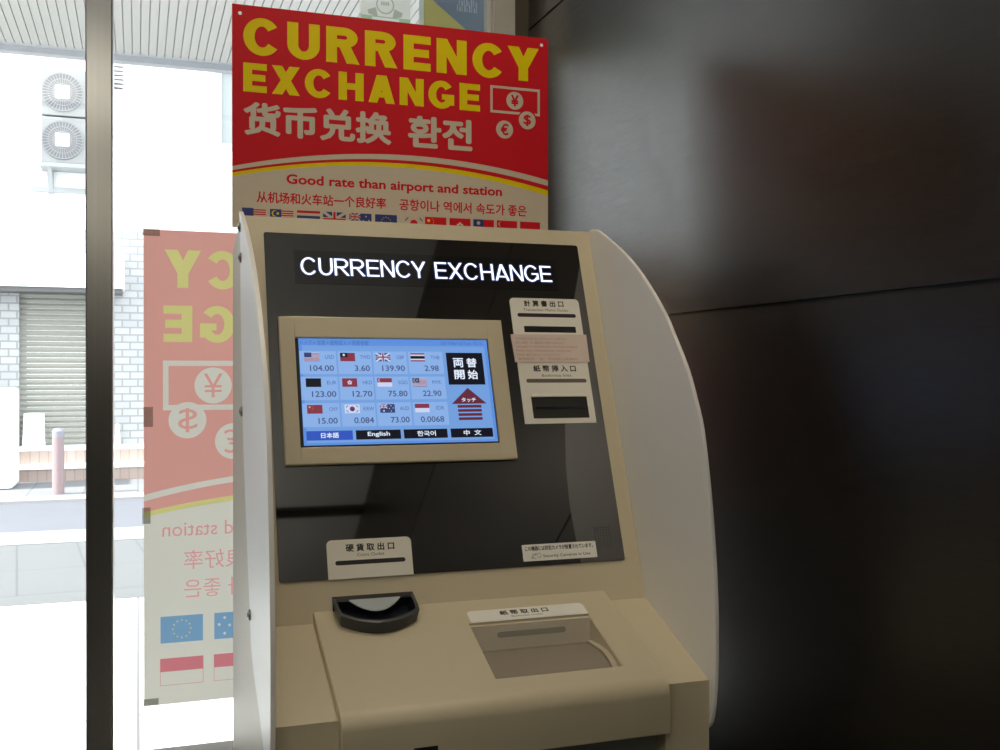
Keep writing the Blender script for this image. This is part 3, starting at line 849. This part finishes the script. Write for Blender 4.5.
_d = _n.nodes.new('ShaderNodeBsdfDiffuse'); _d.inputs[0].default_value = (.4, .4, .38, 1); _m = _n.nodes.new('ShaderNodeMixShader'); _m.inputs[0].default_value = .2
_n.links.new(_t.outputs[0], _m.inputs[1]); _n.links.new(_d.outputs[0], _m.inputs[2]); _n.links.new(_m.outputs[0], _n.nodes['Material Output'].inputs[0])
for (l, t, r, bt) in ((142.5, 229, 160, 235.5), (143.5, 407, 153, 427), (142.3, 507.5, 150.5, 524), (142.2, 698, 158.5, 706)):
    a = GP.px(l, bt); c_ = GP.px(r, t); m = MB(); m.pbox(GP, a[0], c_[0], a[1], c_[1], .0006, .0009); m.build('tape', TAPE, gp)

# white certificate sheet and yellow-blue leaflet on the upper glass
TP = GP
P = Print(TP, [transl('sheet_white', (.84, .86, .82), .66), transl('sheet_green', (.42, .62, .42), .66), transl('sheet_ink', (.50, .54, .46), .66)])
u0, v0 = TP.px(360.5, 24.5); u1 = TP.px(410.4, 24.5)[0]; v1 = v0 + .115
P.rect(u0, v0 - .02, u1, v1, 0)
gz = TP.px(360.5, 14.0)[1]
P.rect(u0, gz - .018, u1, gz, 1); P.rect(u0 + .022, gz - .010, u1 - .022, gz - .002, 0)
c_ = TP.px(385.2, 5.0)
P.poly([(c_[0] - .034, c_[1] - .012), (c_[0] - .018, c_[1] - .006), (c_[0] - .014, c_[1] - .024), (c_[0] - .032, c_[1] - .02)], 2)
P.poly([(c_[0] + .034, c_[1] - .012), (c_[0] + .018, c_[1] - .006), (c_[0] + .014, c_[1] - .024), (c_[0] + .032, c_[1] - .02)], 2)
P.circle(c_[0], c_[1], .0175, 2, 32); P.circle(c_[0], c_[1], .0150, 0, 32)
for i in range(4): P.rect(c_[0] - .008 + i * .0042, c_[1] - .001, c_[0] - .0052 + i * .0042, c_[1] + .006, 2)
s1 = P.build('window_certificate', single=True); tag(s1, 'white certificate sheet with green band and round seal on the window above the red poster', 'notice')
P = Print(TP, [transl('leaf_blue', (.16, .21, .27), .6), transl('leaf_yellow', (.42, .40, .15), .6), transl('leaf_text', (.32, .37, .42), .6), transl('leaf_edge', (.50, .60, .55), .6)])
u0, v0 = TP.px(419, 30); u1 = TP.px(486.8, 30)[0]; v1 = v0 + .13; v0 -= .04
P.rect(u0, v0, u1, v1, 0); P.rect(u0, v0, u0 + .0095, v1, 3)
a = TP.px(432.5, 0); c_ = TP.px(464, 28)
k_ = (c_[1] - a[1]) / (c_[0] - a[0]); ue = u0 + .0095
P.poly([(ue, v0), (c_[0] + (v0 - c_[1]) / k_, v0), (c_[0], c_[1]), (a[0], a[1]), (ue, a[1] + (ue - a[0]) * k_)], 1)
for (bl, tr, n) in (((459, 5.5), (478, 1), 8), ((457, 11), (478.5, 6.8), 9)):     # two lines too blurred to read
    q = P.box_px(bl, tr); st = (q[2] - q[0]) / n
    for i in range(n): P.rect(q[0] + st * i, q[1], q[0] + st * (i + .35 + .25 * (i % 2)), q[3] - (q[3] - q[1]) * .3 * (i % 3 == 1), 2)
s2 = P.build('window_leaflet', single=True); tag(s2, 'yellow and grey-blue leaflet seen from behind beside the steel window frame', 'leaflet')

# ================================================================== ROOM
WOOD = tex_mat('dark_wood_laminate', 'noise', (.005, .0036, .0026), (.016, .0118, .009), 9., rough=.35, stretch=(30, 3.2, 34), bump=.17, spec=.62)
wr_ = empty('wall_right', (XW, 0, 0)); tag(wr_, kind='structure')
zs = [0, .300, .891, 1.482, 2.073, 2.5]
m = MB(); m.box((XW + .006, -12, 0), (XW + .1, 2.02, 2.5)); m.build('wall_backing', BLACK, wr_)
for i in range(5):
    m = MB(); m.box((XW, -12, zs[i] + (.0022 if i else 0)), (XW + .006, 2.0, zs[i + 1] - (.0022 if i < 4 else 0))); m.build('wall_panel', WOOD, wr_)
FLOOR = tex_mat('floor_tile', 'brick', (.085, .082, .078), (.075, .072, .068), 1., (.03, .03, .03), rough=.3, brick=(.6, .6, .004, 0))
m = MB(); m.box((-2.4, -12, -.1), (XW + .1, GY + .03, 0)); tag(m.build('floor', FLOOR), kind='structure')
CEIL = mat('ceiling_paint', (.85, .84, .80), .8)
m = MB(); m.box((-2.4, -12, 2.5), (XW + .1, GY + .04, 2.6)); tag(m.build('ceiling', CEIL), kind='structure')
m = MB(); m.box((-2.3, -.75, 2.488), (XW, -.70, 2.5)); tag(m.build('trim_1', BLACK), kind='structure')
DW = mat('plain_brown_wall', (.045, .036, .030), .6)
LX = -2.3
m = MB(); m.box((LX - .1, -12, 0), (LX, GY + .03, 2.5)); tag(m.build('wall_left', mat('pale_wall', (.5, .5, .48), .7)), kind='structure')
m = MB(); m.box((-2.4, -12.1, 0), (XW + .1, -12, 2.5)); tag(m.build('wall_back', DW), kind='structure')

LAMPW = (1., .87, .68)
def lamp(x, y, w, d, power, name='ceiling_lamp', strength=5.):
    o = empty(name, (x, y, 2.5))
    f = MB(); f.box((x - w / 2 - .012, y - d / 2 - .012, 2.487), (x + w / 2 + .012, y + d / 2 + .012, 2.4995)); f.build('lamp_frame', mat('lamp_white', (.7, .7, .68), .4), o)
    g_ = MB(); g_.box((x - w / 2, y - d / 2, 2.482), (x + w / 2, y + d / 2, 2.4875)); g_.build('diffuser', glow('lamp', LAMPW, strength), o)
    if power:
        L = bpy.data.lights.new('lamp_light', 'AREA'); L.shape = 'RECTANGLE'; L.size = w; L.size_y = d; L.energy = power; L.color = LAMPW
        lo = bpy.data.objects.new('lamp_light', L); col.objects.link(lo); lo.location = (x, y, 2.478); lo.parent = o; lo.matrix_parent_inverse = Matrix.Translation(-o.location)
    return o
# lamps
for i, (x, y, w, d, pw, lb) in enumerate(((.40, -5.9, .14, .35, 10, 'small warm ceiling lamp by the right wall, first of the row down the lobby'), (.40, -7.1, .14, .35, 10, 'small warm ceiling lamp by the right wall, second of the row down the lobby'),
                                          (.40, -9.8, .14, .35, 10, 'small warm ceiling lamp by the right wall, last of the row down the lobby'),
                                          (-.14, -.42, .09, .14, 1.6, 'narrow warm ceiling lamp second from the window'), (.38, 1.0, .16, .16, 3.5, 'square warm ceiling lamp right above the exchange machine'), (-.26, -3.3, .12, .4, 10, 'large warm ceiling lamp midway down the lobby'))):
    tag(lamp(x, y, w, d, pw), lb, 'lamp', 'warm ceiling lamps of the lobby')

ul = empty('added_uplight', (-.5, -.5, 2.5)); tag(ul, 'added bowl uplight, out of view, brightening the lobby ceiling', 'lamp')  # unseen uplight, added to brighten the ceiling mirrored in the panel
m = MB(); m.cyl((-.5, -.5, 1.84), (0, 0, 1), .06, .05, 32, .20); m.cyl((-.5, -.5, 1.89), (0, 0, 1), .20, .01, 32); m.build('bowl', mat('lamp_white', (.7, .7, .68), .4), ul)
m = MB(); m.cyl((-.5, -.5, 1.90), (0, 0, 1), .006, .60, 10); m.build('rod', STEELD, ul)
L = bpy.data.lights.new('added_uplight_area', 'AREA'); L.shape = 'DISK'; L.size = .34; L.energy = 14.5; L.color = (1, .95, .84)
lo = bpy.data.objects.new('added_uplight_area', L); col.objects.link(lo); lo.location = (-.5, -.5, 1.905); lo.rotation_euler = (PI, 0, 0)

# ================================================================== OUTSIDE
FY = 15.0
def F(px, py, Y=FY): return hit(px, py, (0, Y, 0), (0, 1, 0))
WHITE = mat('white_render', (.88, .88, .88), .8)
PAVE = tex_mat('white_paving', 'brick', (.80, .80, .80), (.78, .78, .78), 1., (.14, .14, .15), rough=.8, brick=(.9, 1.5, .007, 0), stretch=(1, 1, 1))
PAVE2 = tex_mat('grey_paving', 'brick', (.125, .13, .135), (.12, .125, .13), 1., (.09, .093, .10), rough=.8, brick=(.45, .9, .008, 0), rot=(0, 0, -.1))
PAVE3 = tex_mat('far_paving', 'brick', (.19, .195, .21), (.18, .183, .195), 1., (.13, .135, .15), rough=.8, brick=(.6, .6, .01, 0))
ROAD = mat('asphalt', (.118, .124, .145), .8, noise=(4, .08))
KERB = mat('kerb_stone', (.30, .30, .30), .8)
def slabm(name, y0, y1, z0, z1, m_, x0=-14, x1=14):
    q = MB(); q.box((x0, y0, z0), (x1, y1, z1)); return tag(q.build(name, m_), kind='structure')
slabm('pavement_near', GY + .03, 6.85, -.2, -.005, PAVE)
slabm('trim_2', 6.85, 7.12, -.2, -.002, mat('drain_grey', (.12, .125, .13), .7))
slabm('pavement_strip', 7.12, 9.25, -.2, -.008, PAVE2)
slabm('kerb_near', 9.25, 9.95, -.2, .0, KERB)
slabm('road', 9.95, 12.35, -.25, -.03, ROAD)
slabm('kerb_far', 12.35, 12.75, -.2, .0, KERB)
slabm('pavement_far', 12.75, 15.3, -.2, -.004, PAVE3)

m = MB(); m.box((-14, -12, -.2), (-2.4, GY + .03, -.005)); tag(m.build('pavement_side', PAVE), kind='structure')
# canopy over the near pavement
CZ = 3.3; CY = 6.6
m = MB(); pitch = .0458; x = -1.4; cp = []
zf, zg = CZ, CZ + .010
while x < 4.4:
    cp += [(x, zf), (x + pitch - .006, zf), (x + pitch - .005, zg), (x + pitch - .001, zg)]
    x += pitch
for (a_, b_) in zip(cp[:-1], cp[1:]): m.face([(a_[0], 2.1, a_[1]), (b_[0], 2.1, b_[1]), (b_[0], CY, b_[1]), (a_[0], CY, a_[1])])
m.box((-1.4, 2.1, CZ + .0101), (4.4, CY, CZ + .10))
can = empty('canopy', (0, 4.3, CZ)); tag(can, 'white ribbed metal canopy over the pavement outside the window', 'canopy')
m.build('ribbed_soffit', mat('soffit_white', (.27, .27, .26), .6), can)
m = MB(); m.box((-1.4, CY + .05, CZ - .035), (4.4, CY + .12, CZ + .14)); m.box((-1.4, CY, CZ + .0), (4.4, CY + .05, CZ + .001)); m.build('edge_trim', mat('trim_bluegrey', (.22, .235, .26), .5), can)
m = MB(); m.box((-4.4, 1.99, 2.6), (4.4, 2.1, 3.5)); tag(m.build('wall_over_window', WHITE), kind='structure')

# building across the street
bld = empty('building', (0, FY, 0)); tag(bld, 'white building across the street with tiled ground floor and roller shutter', 'building')
tz = F(70, 229).z
m = MB(); m.box((-14, FY, tz), (14, FY + 1, 9)); m.build('upper_wall', WHITE, bld)
TILE = tex_mat('white_tiles', 'brick', (.38, .39, .40), (.43, .44, .45), 1., (.26, .27, .28), rough=.5, rot=(PI / 2, 0, 0), brick=(.20, .10, .011))
sx0 = F(19, 380).x; sx1 = F(99, 380).x; sz0 = .46; sz1 = F(60, 284).z
for nm, a_, b_ in (('tile_wall', (-14, FY, 0), (sx0, FY + 1, tz)), ('tile_wall', (sx1, FY, 0), (14, FY + 1, tz)), ('tile_wall', (sx0, FY, sz1), (sx1, FY + 1, tz))):
    m = MB(); m.box(a_, b_); m.build(nm, TILE, bld)
m = MB(); z = .42
while z < sz1:
    m.prism([(sx0, FY + .12, z), (sx0, FY + .095, z + .035), (sx0, FY + .12, z + .07), (sx0, FY + .16, z + .07), (sx0, FY + .16, z)], (sx1 - sx0, 0, 0)); z += .073
m.build('roller_shutter', mat('shutter_paint', (.31, .31, .28), .6), bld)
RB = tex_mat('step_bricks', 'brick', (.38, .29, .255), (.39, .32, .29), 1., (.30, .24, .21), rough=.7, rot=(PI / 2, 0, 0), brick=(.11, .40, .008, 0))
STX0 = F(13, 482).x
for (y0, h0, h1) in ((14.45, 0, .20), (14.72, .20, .42)):
    m = MB(); m.box((STX0, y0, h0 - .01), (6, FY + .2, h1 - .045)); s_ = m.build('step', RB, bld)
    m = MB(); m.box((STX0 - .01, y0 - .02, h1 - .045), (6, FY + .2, h1)); m.build('step_tread', WHITE, s_)
ax1 = F(124, 270, FY - .5).x; az0 = F(60, 287, FY - .5).z; az1 = F(60, 252, FY - .5).z
m = MB(); m.box((-14, FY - .5, az0), (ax1, FY, az1)); aw = m.build('sign_canopy', WHITE, bld)
m = MB(); m.box((-14, FY - .46, az0 - .06), (ax1 - .03, FY, az0)); m.build('canopy_underside', mat('hatch_grey', (.12, .12, .12), .7), aw)
# window of the upper floor
wx0 = F(214, 100).x; wz0 = F(214, 149).z; wz1 = F(214, 67).z
w_ = MB(); w_.box((wx0, FY - .08, wz0), (wx0 + 1.7, FY, wz0 + .07)); w_.box((wx0, FY - .08, wz1 - .07), (wx0 + 1.7, FY, wz1))
for dx in (0, .8, 1.6): w_.box((wx0 + dx, FY - .07, wz0 + .07), (wx0 + dx + .1, FY, wz1 - .07))
wf = w_.build('upper_window', mat('frame_grey', (.46, .47, .50), .5), bld)
m = MB(); m.box((wx0 + .05, FY - .02, wz0 + .05), (wx0 + 1.65, FY - .002, wz1 - .05)); m.build('pane', mat('pane_grey', (.28, .31, .32), .15), wf)
# louvre vent
lx0 = F(104, 80).x; lx1 = F(123.5, 80).x; lz0 = F(118, 92).z; lz1 = F(118, 58).z
m = MB(); m.box((lx0, FY - .03, lz0), (lx1, FY, lz1)); vt_ = m.build('louvre_vent', mat('louvre_dark', (.12, .125, .14), .6), bld)
m = MB(); n = 8
for i in range(n + 1):
    z = lz0 + (lz1 - lz0) * i / n; m.box((lx0, FY - .09, z - .018), (lx1, FY - .03, z + .018))
m.build('slat', mat('louvre_slat', (.5, .5, .52), .6), vt_)
m = MB(); m.box((lx0, FY - .12, lz0 - .14), (lx1 + .05, FY, lz0 - .02)); m.build('vent_hood', WHITE, vt_)

# air conditioner outdoor units
ACB = mat('ac_casing', (.25, .255, .262), .5); ACG = mat('ac_grille', (.14, .145, .16), .6); ACS = mat('ac_spoke', (.27, .27, .28), .5)
def ac(zb_, zt2, name):
    Y = FY - .38; a_ = F(40.5, 110, Y).x; w = .88
    o = empty('air_conditioner', (a_ + w / 2, FY - .2, zb_))
    m = MB(); m.box((a_, Y, zb_), (a_ + w, FY - .02, zt2)); m.build('casing', ACB, o, bevel=.012)
    cx = F(62.5, 110, Y).x; cz = (zb_ + zt2) / 2; r = min((zt2 - zb_) * .47, cx - a_ - .01)
    m = MB(); m.cyl((cx, Y - .001, cz), (0, -1, 0), r, .012, 40); g_ = m.build('fan_grille', ACG, o)
    m = MB()
    for i in range(36):
        t = i * PI / 18; d = Vector((math.cos(t), 0, math.sin(t))); s = Vector((-math.sin(t), 0, math.cos(t))) * .0045
        c0 = Vector((cx, Y - .02, cz)); m.prism([c0 + d * .06 - s, c0 + d * r - s, c0 + d * r + s, c0 + d * .06 + s], (0, .008, 0))
    for rr_ in (.45, .7, .98):
        for ps in arc(cx, cz, r * rr_, r * rr_, .008, .008, 0, 360, 36): m.prism([(x_, Y - .021, z_) for x_, z_ in ps], (0, .008, 0))
    m.build('grille_spokes', ACS, g_)
    m = MB(); m.box((cx - .085, Y - .035, cz - .085), (cx + .085, Y - .012, cz + .085)); m.build('fan_hub', WHITE, g_, bevel=.02)
    return o
z0_ = F(60, 163, FY - .38).z; z1_ = F(60, 115.5, FY - .38).z; z2_ = F(60, 69, FY - .38).z
tag(ac(z0_, z1_ - .02, 0), 'grey outdoor air conditioner unit, lower of the two stacked on the white facade', 'air conditioner', 'air conditioner units on the facade')
tag(ac(z1_, z2_, 1), 'grey outdoor air conditioner unit, upper of the two stacked on the white facade', 'air conditioner', 'air conditioner units on the facade')
br = empty('wall_bracket', (F(60, 170).x, FY, z0_ - .3)); tag(br, 'grey steel bracket under the stacked air conditioner units', 'bracket')
bx0 = F(45, 170, FY - .2).x; BG = mat('bracket_grey', (.30, .32, .33), .6)
m = MB(); m.box((bx0 - .05, FY - .40, z0_ - .05), (bx0 + .85, FY, z0_ - .001)); m.build('platform', BG, br)
for dx in (.03, .74):
    m = MB(); m.box((bx0 + dx, FY - .06, z0_ - .35), (bx0 + dx + .06, FY, z0_ - .05)); m.prism([(bx0 + dx, FY - .36, z0_ - .05), (bx0 + dx, FY - .30, z0_ - .05), (bx0 + dx, FY - .03, z0_ - .34), (bx0 + dx, FY - .06, z0_ - .34)], (.06, 0, 0)); m.build('strut', BG, br)
m = MB(); m.box((bx0 - .18, FY - .10, z0_ - .33), (bx0 + .85, FY, z0_ - .27)); m.build('rail', BG, br)

# bollard
bb = hit(58.3, 495, (0, 0, 0), (0, 0, 1)); bb.y = 12.95; bb.x = F(58.3, 495, 12.95).x
bo = empty('bollard', (bb.x, bb.y, -.004)); tag(bo, 'dull pink street bollard with a grey cap on the far pavement', 'bollard')
zt3 = F(58, 437, 12.95).z; zt4 = F(58, 428.5, 12.95).z
m = MB(); m.cyl((bb.x, bb.y, -.004), (0, 0, 1), .066, zt3 + .004, 24); m.build('post', mat('bollard_paint', (.27, .20, .21), .6), bo, smooth=True)
m = MB(); m.cyl((bb.x, bb.y, zt3), (0, 0, 1), .066, (zt4 - zt3) * .7, 24); m.cyl((bb.x, bb.y, zt3 + (zt4 - zt3) * .7), (0, 0, 1), .066, (zt4 - zt3) * .3, 24, .045); m.build('cap', mat('bollard_cap', (.24, .24, .28), .5), bo, smooth=True)

# white boards near the shutter
def board(x0p, x1p, yt, yb, Y, z0, lb, nm='sandwich_board', th=.05):
    a_ = F(x0p, yb, Y); c_ = F(x1p, yt, Y); m = MB()
    m.prism([(a_.x, Y, z0), (c_.x, Y, z0), (c_.x - .02, Y + .10, c_.z), (a_.x + .01, Y + .10, c_.z)], (0, th, 0)); o = m.build(nm, mat('board_white', (.88, .88, .88), .6), bevel=.01)
    return tag(o, lb, 'board')
board(22, 45, 413.5, 452, 14.80, .42, 'white board leaning at the left of the roller shutter')
board(114.5, 120.5, 424, 450, 14.80, .42, 'narrow white board before the tiled wall right of the mullion', 'display_board')
ga = F(-40, 390, 13.6); gb = F(13, 390, 13.6)
m = MB(); m.box((ga.x, 13.6, -.004), (gb.x, 14.3, F(5, 388, 13.6).z)); m2 = m.build('white_block', mat('block_white', (.88, .88, .88), .6), bevel=.05)  # plain white box standing for an unidentified white area
tag(m2, 'white cabinet on the far pavement left of the brick steps', 'block')

# ================================================================== LIGHT
w = bpy.data.worlds.new('sky'); bpy.context.scene.world = w; w.use_nodes = True
bg = w.node_tree.nodes['Background']; bg.inputs[0].default_value = (.93, .97, 1, 1); bg.inputs[1].default_value = 4.0
sun = bpy.data.lights.new('sun', 'SUN'); sun.energy = 12; sun.angle = math.radians(1.5); sun.color = (1, .97, .92)
so = bpy.data.objects.new('sun', sun); col.objects.link(so); so.rotation_euler = Vector((1, .12, -.9)).to_track_quat('-Z', 'Y').to_euler()

cam = bpy.data.cameras.new('camera'); cam.sensor_width = 36; cam.lens = FPX * 36 / 1000; cam.clip_start = .02; cam.clip_end = 200
co = bpy.data.objects.new('camera', cam); col.objects.link(co)
Mx = Matrix((RT, UP, -FW)).transposed().to_4x4(); Mx.translation = CAM; co.matrix_world = Mx
sc = bpy.context.scene; sc.camera = co
sc.view_settings.view_transform = 'Standard'; sc.view_settings.look = 'None'; sc.view_settings.gamma = 1; sc.view_settings.exposure = 0
sc.view_settings.use_curve_mapping = False
